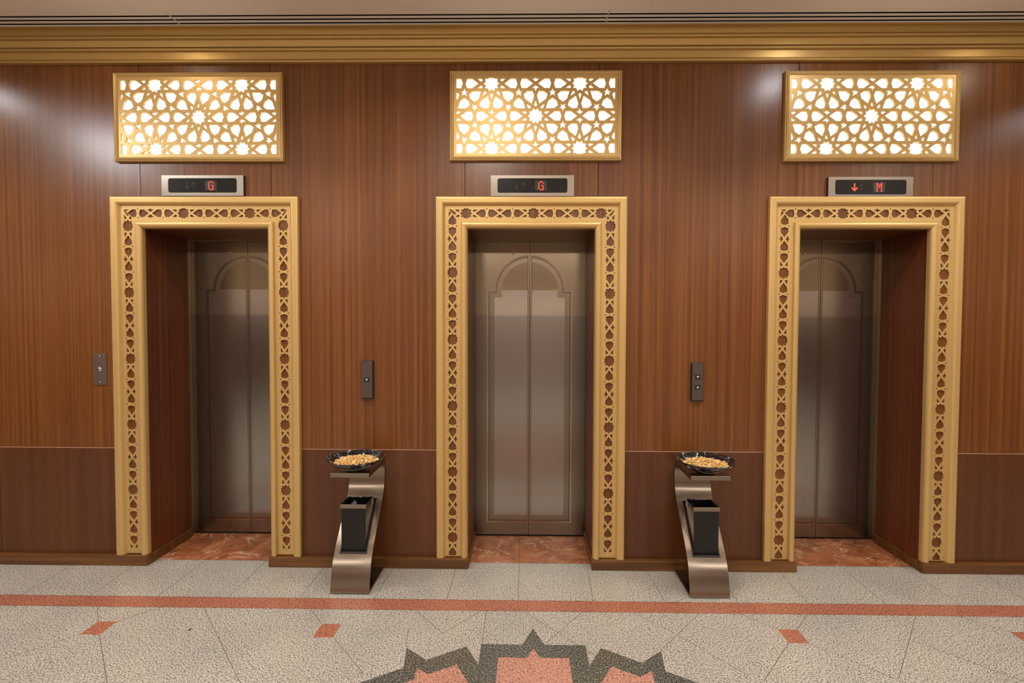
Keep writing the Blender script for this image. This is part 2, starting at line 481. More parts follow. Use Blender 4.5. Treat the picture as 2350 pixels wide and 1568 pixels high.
joints = [((-.040, .45), (-.038, -.37)), ((.398, .45), (.371, -.37)), ((.742, 0), (.761, -.37)), ((1.168, 0), (1.162, -.37)), ((1.565, .45), (1.54, -.37)),
 ((1.991, .45), (1.957, -.37)), ((2.38, .45), (2.358, -.37)), ((2.793, 0), (2.75, -.37)), ((3.19, 0), (3.15, -.37)), ((-2.437, 0), (-2.411, -.37)), ((-2.037, .45), (-2.031, -.37)),
 ((-1.661, .45), (-1.64, -.37)), ((-1.25, 0), (-1.24, -.37)), ((-.82, 0), (-.83, -.37)), ((-.43, 0), (-.43, -.37)), ((-2.82, 0), (-2.80, -.37)),
 ((-2.282, -.472), (-2.163, -.6)), ((-2.067, -.706), (-1.759, -1.022)), ((-1.759, -1.022), (-1.3, -1.49)), ((-2.067, -.6), (-1.937, -.472)), ((-1.71, -.472), (-1.2, -1.012)), ((-1.2, -1.012), (-.95, -1.27)),
 ((-1.137, -.472), (-1.026, -.6)), ((-.924, -.706), (-.693, -.956)), ((-.58, -.472), (-.4, -.667)), ((-.405, -.667), (-.232, -.472)), ((-.205, -.472), (-.204, -.74)),
 ((-.579, -.64), (-.559, -.771)), ((-.01, -.472), (.217, -.705)), ((.30, -.472), (.085, -.745)), ((.57, -.472), (.741, -.651)), ((.915, -.472), (.642, -.758)),
 ((.741, -.652), (.966, -.931)), ((1.12, -.472), (1.256, -.6)), ((1.473, -.472), (1.354, -.6)), ((1.257, -.706), (1.016, -.962)), ((2.036, -.472), (1.855, -.668)), ((1.855, -.668), (1.609, -.93)),
 ((1.855, -.668), (2.2, -1.02)), ((.217, -.705), (.328, -.818)), ((2.26, -.472), (2.396, -.6)), ((-2.163, -.706), (-2.5, -1.04)), ((-2.85, -.472), (-2.3, -1.04)), ((1.354, -.706), (1.65, -1.0)),
 ((-6, -2.9), (6, -2.9)), ((-6, -3.6), (6, -3.6)), ((-6, -4.3), (6, -4.3)), ((-6, -5.0), (6, -5.0))]
for (a, b) in joints:
    d = Vector((b[0]-a[0], b[1]-a[1])).normalized(); n = (-d.y*.0011, d.x*.0011)
    fpoly([(a[0]+n[0], a[1]+n[1]), (a[0]-n[0], a[1]-n[1]), (b[0]-n[0], b[1]-n[1]), (b[0]+n[0], b[1]+n[1])], 5, 3)
for ya, yb in ((.05, .05), (-.37, -.37), (-.472, -.472)):
    fpoly([(-6, ya-.0007), (6, ya-.0007), (6, ya+.0007), (-6, ya+.0007)], 5, 3)
me = fl.mesh('floor', ['granite', 'granite_pink', 'granite_rose', 'granite_dark', 'marble', 'grout'], merge=False, normals=False)
for p in me.polygons:
    if p.normal.z < 0: p.flip()
floor = tag(link('floor', me), 'polished speckled grey granite lobby floor with salmon inlays and a dark star medallion', 'floor', kind='structure')

# ------------------------------------------------------------------ lift wall with panel joints and wood lined recesses
wl = MB()
g = .0011
def wpanel(x0, x1, z0, z1, mat=0, t=.018, ct=.0018):
    """panel with a small chamfer round its front edges"""
    x0 += g; x1 -= g; c = .0018; gz = .0001 if z0 > .5 and z0 < 1 or z1 < 1 else g; z0 += gz; z1 -= gz; cb = .0004 if .5 < z0 < 1 else c
    r0 = [(x0, t, z0), (x1, t, z0), (x1, t, z1), (x0, t, z1)]
    r1 = [(x0, c, z0), (x1, c, z0), (x1, c, z1), (x0, c, z1)]
    r1[2] = (x1, ct, z1); r1[3] = (x0, ct, z1)
    r2 = [(x0+c, 0, z0+cb), (x1-c, 0, z0+cb), (x1-c, 0, z1-ct), (x0+c, 0, z1-ct)]
    i = len(wl.v); wl.rings([r0, r1, r2], True, mat); wl.f.append([len(wl.v)-4+k for k in range(4)]); wl.mi.append(mat); wl.sm.append(False)
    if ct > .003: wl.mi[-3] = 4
HB = .405
edges = [-6] + [v for L in LIFT for v in (L-HB, L+HB)] + [6]
for k in range(4):
    x0, x1 = edges[2*k], edges[2*k+1]
    for a, b in (((x0, x1),) if k in (1, 2) else (((-6, -4.9), (-4.9, x1)) if k == 0 else ((x0, 4.6), (4.6, 6)))):
        wpanel(a, b, .733, H)
    for a, b in (((x0, x1),) if k in (1, 2) else (((-6, -3.302), (-3.302, x1)) if k == 0 else ((x0, 4.2), (4.2, 6)))):
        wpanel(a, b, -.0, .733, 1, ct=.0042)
    wl.box(x0+.003, x1-.003, .019, .04, 0, H, 3)
for L in LIFT:
    wpanel(L-HB, L+HB, 2.091, H)
    wl.box(L-HB, L+HB, .019, .04, 2.2, H, 3)
    for s in (-1, 1):
        a, b = sorted((L+s*OW, L+s*(OW+.0135)))
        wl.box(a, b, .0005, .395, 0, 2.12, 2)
        a, b = sorted((L+s*(OW+.0135), L+s*(OW+.05)))
        wl.box(a, b, .041, .395, 0, 2.12, 3)
    for s in (-1, 1):
        a, b = sorted((L+s*(OW+.001), L+s*.57)); wl.box(a, b, -.0007, .001, .03, 2.0915, 0)
    wl.box(L-.57, L+.57, -.0007, .001, 2.0915, 2.27, 0)
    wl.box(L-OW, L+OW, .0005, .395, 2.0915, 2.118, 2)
    wl.box(L-.6, L+.6, .5, .52, 0, 2.4, 3)
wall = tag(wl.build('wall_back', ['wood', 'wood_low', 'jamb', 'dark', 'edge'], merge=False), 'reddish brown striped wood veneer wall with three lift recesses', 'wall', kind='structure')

# other room surfaces (behind the camera, seen only as reflections)
rw = MB()
rw.box(-6, 6, -8.1, -8, 0, 1.67, 2)
rw.box(-6, 6, -8.1, -8, 1.67, 2.28, 1)
rw.box(-6, 6, -8.1, -8, 2.28, H, 0)
tag(rw.build('wall_front', ['wood', 'ceiling', 'mauve'], merge=False), 'far lobby wall opposite the lifts, outside the photo', 'wall', kind='structure')
for s, nm in ((-1, 'left'), (1, 'right')):
    r2 = MB(); a, b = sorted((s*6, s*6.1)); r2.box(a, b, -8, .05, 0, 1.62, 0); r2.box(a, b, -8, .05, 1.62, H, 1)
    tag(r2.build('wall_'+nm, ['wood_low', 'ceiling'], merge=False), '%s end wall of the lobby, outside the photo' % nm, 'wall', kind='structure')
cb = MB(); cb.box(-6, 6, -8, -.2515, H, H+.1)
tag(cb.build('ceiling', 'ceiling'), 'flat mauve beige plaster ceiling in front of the slotted air grilles', 'ceiling', kind='structure')

# linear slot air grilles in the ceiling
SL = [(-.152, -.134), (-.187, -.169), (-.222, -.204)]
for x0, x1, lab in ((-6, -2.02, 'white three-slot ceiling air grille above the left lift, left of the first joint'),
                    (-2.02, .452, 'long three-slot ceiling air grille above the middle lift, between the two joints'),
                    (.452, 6, 'three-slot ceiling air grille above the right lift, right of the second joint')):
    t = tag(empty('ceiling_air_grille', ((x0+x1)/2, -.19, H)), lab, 'air vent', 'linear air grilles along the ceiling edge')
    hx = (x1-x0)/2-.0012; f = MB()
    ys = [-.1235] + [v for a, b in SL for v in (b, a)] + [-.25]
    for k in range(0, 8, 2): f.box(-hx, hx, ys[k+1]+.19, ys[k]+.19, -.0008, .0022)
    for s in (-1, 1): f.box(s*hx-.002 if s > 0 else -hx, hx if s > 0 else -hx+.002, -.06, .0665, -.0004, .002)
    f.build('slot_frame', 'ceiling', t, merge=False)
    d = MB(); d.box(-hx, hx, -.06, .0665, .06, .07); d.box(-hx, hx, .062, .0665, .003, .06); d.box(-hx, hx, -.06, -.056, .003, .06); d.build('duct', 'dark', t)

# ------------------------------------------------------------------ gold cornice
def bead(cy, cz, r, a0, a1, n=7):
    return [(cy-r*math.cos(math.radians(a0+(a1-a0)*k/n)), cz+r*math.sin(math.radians(a0+(a1-a0)*k/n))) for k in range(n+1)]
prof = [(-.001, 3.0835), (-.012, 3.0835)] + bead(-.021, 3.0935, .0095, -80, 85) + [(-.022, 3.1045), (-.024, 3.1055), (-.031, 3.1425), (-.034, 3.144)] + \
       bead(-.0415, 3.1535, .0100, -75, 85) + [(-.045, 3.165), (-.049, 3.166), (-.058, 3.1985), (-.062, 3.1995)] + bead(-.0705, 3.2085, .0100, -75, 90) + \
       [(-.0745, 3.2200), (-.0800, 3.2270), (-.0910, 3.2345), (-.102, 3.2395), (-.1165, 3.2415), (-.1215, 3.2425), (-.122, 3.2465), (-.001, 3.2465)]
c = MB()
c.rings([[(x, y, z) for y, z in prof] for x in (-6, 6)], True, 0, cap=True)
corn = tag(c.build('trim_1', 'cornice'), 'broad gold painted cornice of stepped mouldings between ceiling and veneer wall', 'cornice', kind='structure')

# ------------------------------------------------------------------ lift doors
def arc(r, zc, n=28):   # from crown to left spring
    return [(-r*math.sin(a), zc+r*math.cos(a)) for a in [PI/2*k/n for k in range(n+1)]]
def outline(o, w):
    """left half outline; o = inset from the outer etched line, w = gap at the seam"""
    r = .250-o; zc = 1.741
    pts = [(x, z) for x, z in arc(r, zc) if x <= -w-1e-4]
    z0 = zc+math.sqrt(max(r*r-w*w, 0))
    sh = 1.7475-o
    return [(-w, z0)] + [p for p in pts if p[1] > sh] + [(-r, sh), (-(.30-o), sh), (-(.30-o), .097+o), (-w, .097+o)]
def inner_outline(w):
    r = .197; zc = 1.748
    pts = [(x, z) for x, z in arc(r, zc) if x <= -w-1e-4]
    return [(-w, zc+math.sqrt(r*r-w*w))] + pts + [(-.194, 1.695), (-.246, 1.695), (-.246, .150), (-w, .150)]
def leaf_mesh():
    b = MB(); b.box(-.43, -.0014, .45, .48, .010, 2.13)
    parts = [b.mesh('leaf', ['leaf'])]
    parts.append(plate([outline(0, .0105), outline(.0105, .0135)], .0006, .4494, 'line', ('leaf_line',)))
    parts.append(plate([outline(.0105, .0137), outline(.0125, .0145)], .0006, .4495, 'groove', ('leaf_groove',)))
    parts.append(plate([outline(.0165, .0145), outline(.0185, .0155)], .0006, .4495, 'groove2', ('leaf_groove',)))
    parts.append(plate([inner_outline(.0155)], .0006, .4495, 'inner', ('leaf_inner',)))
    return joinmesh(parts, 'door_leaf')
LEAF = leaf_mesh()
LEAF_R = LEAF.copy(); LEAF_R.name = 'door_leaf_mirror'
bm = bmesh.new(); bm.from_mesh(LEAF_R)
for v in bm.verts: v.co.x *= -1
bmesh.ops.reverse_faces(bm, faces=bm.faces); bm.to_mesh(LEAF_R); bm.free()
key = MB(); key.lathe([(.0085, -.001), (.0085, .0018), (.0065, .0026), (.0058, .0014), (.0, .0014)], 24, 0, True, (-.12, .45, 2.003), 'y')
key.box(-.1215, -.1185, .4480, .4488, 2.000, 2.006, 1)
KEY = key.mesh('keyhole', ['chrome', 'dark'])
for i, L in enumerate(LIFT):
    S = SEAM[i]
    t = tag(empty('door_%d' % (i+1), (S, 0, 0)), 'closed brushed steel lift doors etched with an arch, in the %s of the three recesses' % SIDE_W[i], 'lift door', 'lift doors', 'structure')
    lf = link('door_leaf', LEAF, t); link('keyhole', KEY, lf)
    lr = link('door_leaf', LEAF_R, t)
    for sgn, par in ((-1, lf), (1, lr)):
        q = random.Random(20+i*2+sgn); n = 46
        top = [(sgn*(.004+.394*k/n), 2.0935) for k in range(n+1)]; bot = []; h = .006
        for k in range(n+1):
            h = min(.0125, max(.003, h+q.uniform(-.0028, .0028))); bot.append((sgn*(.004+.394*k/n), 2.0935-h))
        link('film_remnant', plate([top+bot[::-1]], .0005, .4494, 'film_remnant', ('film',)), par)
    j = MB()
    for s in (-1, 1):
        a, b = sorted((L-S+s*.4025, L-S+s*.44)); j.box(a, b, .3955, .4485, 0.0005, 2.16)
    j.box(L-S-.4025, L-S+.4025, .3955, .4485, 2.098, 2.16)
    j.build('door_frame', 'jamb_steel', t, merge=False)
    sl = MB(); sl.box(-.44, .44, .4485, .495, .0004, .004); sl.build('door_sill', 'dark', t)

# ------------------------------------------------------------------ gold surrounds with pierced strips
def sweepU(prof, W, zt, zb):
    """mitred moulding round three sides: prof = (inset from the outer edge, y)"""
    R = []
    for a, y in prof:
        R.append([(-W+a, y, zb), (-W+a, y, zt-a), (W-a, y, zt-a), (W-a, y, zb)])
    m = MB(); n = len(prof)
    m.rings(R + [R[0]], False, 0, False)
    for k in (0, 3): m.poly([r[k] for r in R], 0)
    return m
OUTER = [(0, -.0005), (0, -.022), (.0022, -.027), (.0065, -.0295), (.012, -.0305), (.034, -.0305), (.039, -.0292), (.0435, -.026), (.048, -.0195), (.0515, -.013), (.0545, -.0085), (.0545, -.0005)]
INNER = [(.154, -.0005), (.154, -.019), (.1555, -.0235), (.159, -.027), (.164, -.029), (.170, -.0295), (.176, -.0285), (.182, -.0255), (.1875, -.020), (.1910, -.013), (.1922, -.005), (.1922, .011), (.1888, .011), (.1888, -.0005)]
U2 = .20475/LX
AX = .0987; HV = .0299
PER = .4095
PH = [(-.134, 2.107, 2.110), (.013, 1.825, 2.107), (-.133, 1.826, 1.820)]
def strips(i):
    top_c, zl, zr = PH[i]
    a0, a1, y0, th = .0545, .154, -.0085, .0075
    out = []
    zb = ZB+.004
    # top
    zt0, zt1 = ZT-a0, ZT-a1
    ol = [(-FW+a0+.0002, zt0), (FW-a0-.0002, zt0), (FW-a1-.0002, zt1), (-FW+a1+.0002, zt1)]
    zc = ZT-AX; m = .0012*1.414
    pl = [(0, 1, zc+HV), (0, -1, -(zc-HV)), (-1, 1, FW-a0+zt0-FW-a0*0-(FW-a0)*0 + 0), (1, 1, 0)]
    # mitre lines: left  x+FW = ZT-z ; right  FW-x = ZT-z
    pl = [(0, 1, zc+HV), (0, -1, -(zc-HV)), (-1, -1, FW-ZT-m), (1, -1, FW-ZT-m)]
    # inside of the top strip: x+FW >= ZT-z  ->  -x-z <= FW-ZT ; FW-x >= ZT-z -> x-z <= FW-ZT
    Hs = pattern_holes(U2, 14.8, pl, (top_c, zc), False, [(2*LX*k, 0) for k in (-2, -1, 0, 1, 2)])
    out.append(plate([ol]+Hs, th, y0, 'fretwork_strip', ('gold',)))
    for s, z0 in ((-1, zl), (1, zr)):
        xo, xi = s*(FW-a0), s*(FW-a1)
        ol = [(xo, zb), (xo, zt0-.0003), (xi, zt1-.0003), (xi, zb)]
        xc = s*(FW-AX)
        bm_ = .034
        pl = [(1, 0, xc+HV), (-1, 0, -(xc-HV)), (0, -1, -(zb+(.028 if (i, s) not in ((1, -1), (2, 1), (2, -1)) else .0015)))]
        pl.append((s*-1.0, 1, ZT-FW-m) if s > 0 else (1.0, 1, ZT-FW-m))
        # inside: |x| side: FW-|x| <= ZT-z -> z-|x| <= ZT-FW
        pl[-1] = (-s, 1, ZT-FW-m)
        Hs = pattern_holes(U2, 14.8, pl, (xc, z0), True, [(2*LX*k, 0) for k in range(-6, 3)])
        out.append(plate([ol]+Hs, th, y0, 'fretwork_strip', ('gold',)))
    return out
outer_me = sweepU(OUTER, FW, ZT, ZB).mesh('outer_moulding', ['gold'])
inner_me = sweepU(INNER, FW, ZT, ZB+.0005).mesh('inner_moulding', ['gold'])
for i, L in enumerate(LIFT):
    t = tag(empty('lift_surround', (L, 0, ZB)), 'gold painted surround with pierced star fretwork framing the %s lift' % SIDE_W[i], 'door surround', 'gold lift surrounds')
    off = Vector((0, 0, -ZB))
    for nm, me in (('outer_moulding', outer_me), ('inner_moulding', inner_me)):
        o = link(nm, me, t); o.location = off
    for me in strips(i):
        o = link('fretwork_strip', me, t); o.location = off

# ------------------------------------------------------------------ backlit lattice panels
UG = 4.812e-4
GW, GZ0, GZ1 = .5165, 2.4945, 3.0275
GZC = (GZ0+GZ1)/2
hx, hz = .4765, .2262
GH = pattern_holes(UG, 17, [(1, 0, hx), (-1, 0, hx), (0, 1, hz), (0, -1, hz)])
lat_me = plate([[(-.5, -.2505), (.5, -.2505), (.5, .2505), (-.5, .2505)]]+GH, .012, -.0225, 'lattice', ('gold_lattice',))
GPROF = [(0, -.0005), (0, -.022), (.002, -.026), (.005, -.0275), (.008, -.026), (.0095, -.024), (.011, -.0285), (.0145, -.031), (.018, -.0295), (.0195, -.027), (.0215, -.0285), (.0235, -.027), (.0245, -.022), (.0245, -.0005)]
m = MB(); W2, H2 = GW, (GZ1-GZ0)/2
R = [[(-W2+a, y, -H2+a), (-W2+a, y, H2-a), (W2-a, y, H2-a), (W2-a, y, -H2+a)] for a, y in GPROF]
m.rings(R+[R[0]], True, 0); gfr_me = m.mesh('frame', ['gold_lattice'])
d = MB(); d.box(-.488, .488, -.009, -.0008, -.24, .24); dif_me = d.mesh('light_diffuser', ['diffuser'])
for i, xc in enumerate((-1.9965, .0505, 2.0545)):
    t = tag(empty('lattice_panel', (xc, 0, GZC)), 'backlit white panel behind a gold star lattice, high above the %s lift' % SIDE_W[i], 'lattice panel', 'backlit lattice panels above the lifts')
    t.location.z = GZC + (.0, .004, -.002)[i]
    link('frame', gfr_me, t); link('lattice', lat_me, t); link('light_diffuser', dif_me, t)

# ------------------------------------------------------------------ floor indicators
def rrect(x0, x1, z0, z1, r, n=6):
    P = []
    for cx, cz, a0 in ((x1-r, z1-r, 0), (x0+r, z1-r, 90), (x0+r, z0+r, 180), (x1-r, z0+r, 270)):
        for k in range(n+1):
            a = math.radians(a0+90*k/n); P.append((cx+r*math.cos(a), cz+r*math.sin(a)))
    return P
def bar2(p, q, w):
    d = Vector((q[0]-p[0], q[1]-p[1])).normalized(); n = (-d.y*w/2, d.x*w/2); ex = (d.x*w*.35, d.y*w*.35)
    return [(p[0]+n[0]-ex[0], p[1]+n[1]-ex[1]), (p[0]-n[0]-ex[0], p[1]-n[1]-ex[1]), (q[0]-n[0]+ex[0], q[1]-n[1]+ex[1]), (q[0]+n[0]+ex[0], q[1]+n[1]+ex[1])]
def arrow_mesh(cx, cz, h, w, up, y, wid, mat, name):
    s = 1 if up else -1
    tip = (cx, cz+s*h/2); parts = []
    for k, (p, q) in enumerate(((((cx, cz-s*h/2)), (cx, tip[1]-s*wid*.5)), ((cx-w/2, tip[1]-s*w*.5), tip), ((cx+w/2, tip[1]-s*w*.5), tip))):
        parts.append(plate([bar2(p, q, wid)], .0006+.00008*k, y-.00008*k, name, (mat,)))
    return joinmesh(parts, name)
FONT = {'G': ['.XXX.', 'X...X', 'X....', 'X..XX', 'X...X', 'X...X', '.XXXX'], 'M': ['X...X', 'XX.XX', 'X.X.X', 'X.X.X', 'X...X', 'X...X', 'X...X']}
def dots(ch, pitch_x, pitch_z, r, y):
    m = MB()
    for rr, row in enumerate(FONT[ch]):
        for cc, v in enumerate(row):
            if v == 'X':
                m.lathe([(r, 0), (r, .0007), (r*.7, .0012), (0, .0012)], 10, 0, True, ((cc-2)*pitch_x, y, (3-rr)*pitch_z), 'y')
    return m.mesh('lit_letter', ['led'])
IND = [(-1.977, 2.287, 2.4115, 'G'), (.0335, 2.2865, 2.4095, 'G'), (2.058, 2.2762, 2.3995, 'M')]
DW = .2515
plate_me = plate([[(-DW, -.062), (DW, -.062), (DW, .062), (-DW, .062)], rrect(-.211, .211, -.0428, .0445, .013)], .003, -.021, 'faceplate', ('steel_plate',))
hs = MB(); hs.box(-DW, DW, -.0178, -.0006, -.062, .062); hous_me = hs.mesh('housing', ['panel_edge'])
scr_me = plate([rrect(-.211, .211, -.0428, .0445, .013)], .0012, -.0192, 'screen', ('screen',))
mtx_me = plate([[(.0155, -.0275), (.0865, -.0275), (.0865, .0285), (.0155, .0285)]], .0004, -.0195, 'dot_matrix', ('matrix',))
a_dn_off = arrow_mesh(-.095, .001, .036, .026, False, -.0197, .003, 'arrow_off', 'down_arrow')
a_up_off = arrow_mesh(-.056, .001, .036, .026, True, -.0197, .003, 'arrow_off', 'up_arrow')
a_dn_on = arrow_mesh(-.095, .001, .040, .030, False, -.0199, .0068, 'led', 'down_arrow')
let = {k: dots(k, .0065, .0080, .0031, -.0196) for k in 'GM'}
for i, (xc, z0, z1, ch) in enumerate(IND):
    t = tag(empty('floor_indicator', (xc, 0, (z0+z1)/2)),
            ['steel and black floor display reading a red G over the left lift', 'steel and black floor display reading a red G over the middle lift', 'floor display with red down arrow and red letter M over the right lift'][i],
            'floor indicator', 'lift floor indicators')
    link('housing', hous_me, t); link('faceplate', plate_me, t)
    s = link('screen', scr_me, t)
    link('dot_matrix', mtx_me, s)
    o = link('lit_letter', let[ch], s); o.location.x = .0515
    tag(o, 'glowing red dot letter %s' % ch)
    o = link('down_arrow', a_dn_on if i == 2 else a_dn_off, s)
    if i == 2: tag(o, 'glowing red down arrow')
    link('up_arrow', a_up_off, s)

# ------------------------------------------------------------------ call panels and key switch
def call_panel(x, z, lab, btns):
    t = tag(empty('call_button_panel', (x, 0, z)), lab, 'call button', 'lift call panels')
    w, h = .0375, .1165
    b = MB()
    b.rings([[(-w, -.0006, -h), (w, -.0006, -h), (w, -.0006, h), (-w, -.0006, h)], [(-w, -.014, -h), (w, -.014, -h), (w, -.014, h), (-w, -.014, h)],
             [(-w+.003, -.0195, -h+.004), (w-.003, -.0195, -h+.004), (w-.003, -.0195, h-.004), (-w+.003, -.0195, h-.004)]], True, 0, cap=True)
    b.build('back_box', 'panel_edge', t)
    b = MB(); b.box(-w+.004, w-.004, -.0212, -.0196, -h+.005, h-.005); b.build('faceplate', 'panel_grey', t, .0006, 1)
    for dz, up in btns:
        b = MB(); b.box(-.0155, .0155, -.0232, -.0213, dz-.0135, dz+.0135); bt = b.build('button', 'btn', t, .0012, 2)
        link('arrow', arrow_mesh(0, dz, .0135, .0135, up, -.0237, .0028, 'white', 'arrow'), bt)
call_panel(-.978, 1.1665, 'dark grey call panel with one up button, on the pier between left and middle lifts', [(.0, True)])
call_panel(1.0435, 1.1625, 'dark grey call panel with up and down buttons, between middle and right lifts', [(.032, True), (-.031, False)])
t = tag(empty('key_switch_plate', (-2.6475, 0, 1.2215)), 'grey steel key switch plate on the veneer left of the left lift', 'key switch')
b = MB(); b.box(-.0425, .0425, -.005, -.0006, -.0975, .0975); b.build('faceplate', 'plate_grey', t, .001, 1)
b = MB(); b.lathe([(.0145, .005), (.0145, .0075), (.0115, .0095), (.0085, .0085), (.008, .011), (.0045, .012), (0, .012)], 28, 0, True, (-.001, 0, .0), 'y')
ks = b.build('key_cylinder', 'chrome', t)
b = MB(); b.box(-.0018, -.0002, -.0128, -.0121, -.0032, .0032); b.build('key_slot', 'dark', ks)
b = MB(); b.box(.0, .017, -.0082, -.0052, .008, .0115); b.build('switch_tab', 'chrome', ks, .0008, 1)
for dz in (.082, -.079):
    b = MB(); b.lathe([(.0052, .005), (.0048, .0062), (.002, .0072), (0, .0072)], 16, 0, True, (-.001, 0, dz), 'y'); b.build('screw', 'chrome', t)

# ------------------------------------------------------------------ skirting
SK_Y, SK_Z = -.0355, .062
bx = [(-6, LIFT[0]-.3795, 'left'), (LIFT[0]+.3795, LIFT[1]-.3795, 'middle_left'), (LIFT[1]+.3795, LIFT[2]-.3795, 'middle_right'), (LIFT[2]+.3795, 6, 'right')]
for x0, x1, nm in bx:
    b = MB()
    b.box(x0, x1, SK_Y, -.0006, .0004, SK_Z)
    if nm != 'left': b.box(x0, x0+.0102, -.0006, .395, .0004, SK_Z)
    if nm != 'right': b.box(x1-.0102, x1, -.0006, .395, .0004, SK_Z)
    tag(b.build('baseboard_'+nm, 'base', None, .003, 2, merge=False), {'left': 'brown wood skirting left of the left lift', 'middle_left': 'brown wood skirting on the pier between left and middle lifts',
        'middle_right': 'brown wood skirting on the pier between middle and right lifts', 'right': 'brown wood skirting right of the right lift'}[nm], 'skirting board', kind='structure')

# ------------------------------------------------------------------ ashtray stands
SPINE = [(-.330, .006), (-.328, .03), (-.320, .07), (-.306, .12), (-.284, .17), (-.256, .215), (-.236, .243), (-.193, .295), (-.15, .345), (-.107, .39), (-.070, .433), (-.041, .48), (-.022, .524), (-.0145, .57), (-.013, .61), (-.017, .64), (-.025, .664)]
def resample(P, n):
    # Catmull-Rom
    out = []
    for i in range(len(P)-1):
        p0, p1, p2, p3 = P[max(i-1, 0)], P[i], P[i+1], P[min(i+2, len(P)-1)]
        for k in range(n):
            t = k/n
            out.append(tuple(.5*((2*p1[d])+(-p0[d]+p2[d])*t+(2*p0[d]-5*p1[d]+4*p2[d]-p3[d])*t*t+(-p0[d]+3*p1[d]-3*p2[d]+p3[d])*t**3) for d in (0, 1)))
    out.append(P[-1]); return out
SP = resample(SPINE, 3)
HW = .109; OWN = .0785; ZLO, ZHI = .200, .448
def spine_mesh():
    m = MB(); xs = [-HW, -OWN, OWN, HW]
    P = [p for p in SP if not (abs(p[1]-ZLO) < .008 or abs(p[1]-ZHI) < .008)]
    def at(z):
        for a, b in zip(SP, SP[1:]):
            if a[1] <= z <= b[1]: k = (z-a[1])/(b[1]-a[1]); return (a[0]+(b[0]-a[0])*k, z)
    P = sorted(P+[at(ZLO), at(ZHI)], key=lambda p: p[1])
    idx = [[None]*4 for _ in P]
    for j, (y, z) in enumerate(P):
        for k, x in enumerate(xs): idx[j][k] = len(m.v); m.v.append((x, y, z))
    for j in range(len(P)-1):
        zm = (P[j][1]+P[j+1][1])/2
        for k in range(3):
            if k == 1 and ZLO < zm < ZHI: continue
            m.f.append([idx[j][k], idx[j][k+1], idx[j+1][k+1], idx[j+1][k]]); m.mi.append(0); m.sm.append(True)
    me = m.mesh('spine', ['steel'], merge=False, normals=False)
    bm = bmesh.new(); bm.from_mesh(me)
    # thickness 11 mm behind the front skin
    bm.normal_update()
    bmesh.ops.solidify(bm, geom=bm.faces[:], thickness=.011)
    bmesh.ops.recalc_face_normals(bm, faces=bm.faces)
    bm.to_mesh(me); bm.free()
    for p in me.polygons: p.use_smooth = abs(p.normal.x) < .5
    try: me.set_sharp_from_angle(angle=math.radians(40))
    except Exception: pass
    return me
SPINE_ME = spine_mesh()
def trim_mesh():
    m = MB()
    Q = [p for p in SP if ZLO-.001 <= p[1] <= ZHI+.002]
    for s in (-1, 1):
        a, b = s*(OWN-.0055), s*(OWN-.0004)
        m.rings([[(a, y-.003, z), (b, y-.003, z), (b, y+.012, z), (a, y+.012, z)] for y, z in Q], True, 0, True, cap=True)
    y, z = Q[0]
    m.box(-OWN+.0004, OWN-.0004, y-.0035, y+.010, z+.0004, z+.007)
    return m.mesh('opening_trim', ['rubber'], merge=False)
TRIM_ME = trim_mesh()
def tube_box(m, x, y0, y1, z0, z1, t, mat=0):
    """open square tube"""
    R = [[(-x, y0, z0), (x, y0, z0), (x, y1, z0), (-x, y1, z0)], [(-x, y0, z1), (x, y0, z1), (x, y1, z1), (-x, y1, z1)],
         [(-x+t, y0+t, z1), (x-t, y0+t, z1), (x-t, y1-t, z1), (-x+t, y1-t, z1)], [(-x+t, y0+t, z0), (x-t, y0+t, z0), (x-t, y1-t, z0), (-x+t, y1-t, z0)]]
    m.rings(R+[R[0]], True, mat)
BX, BY0, BY1 = .0705, -.247, -.118
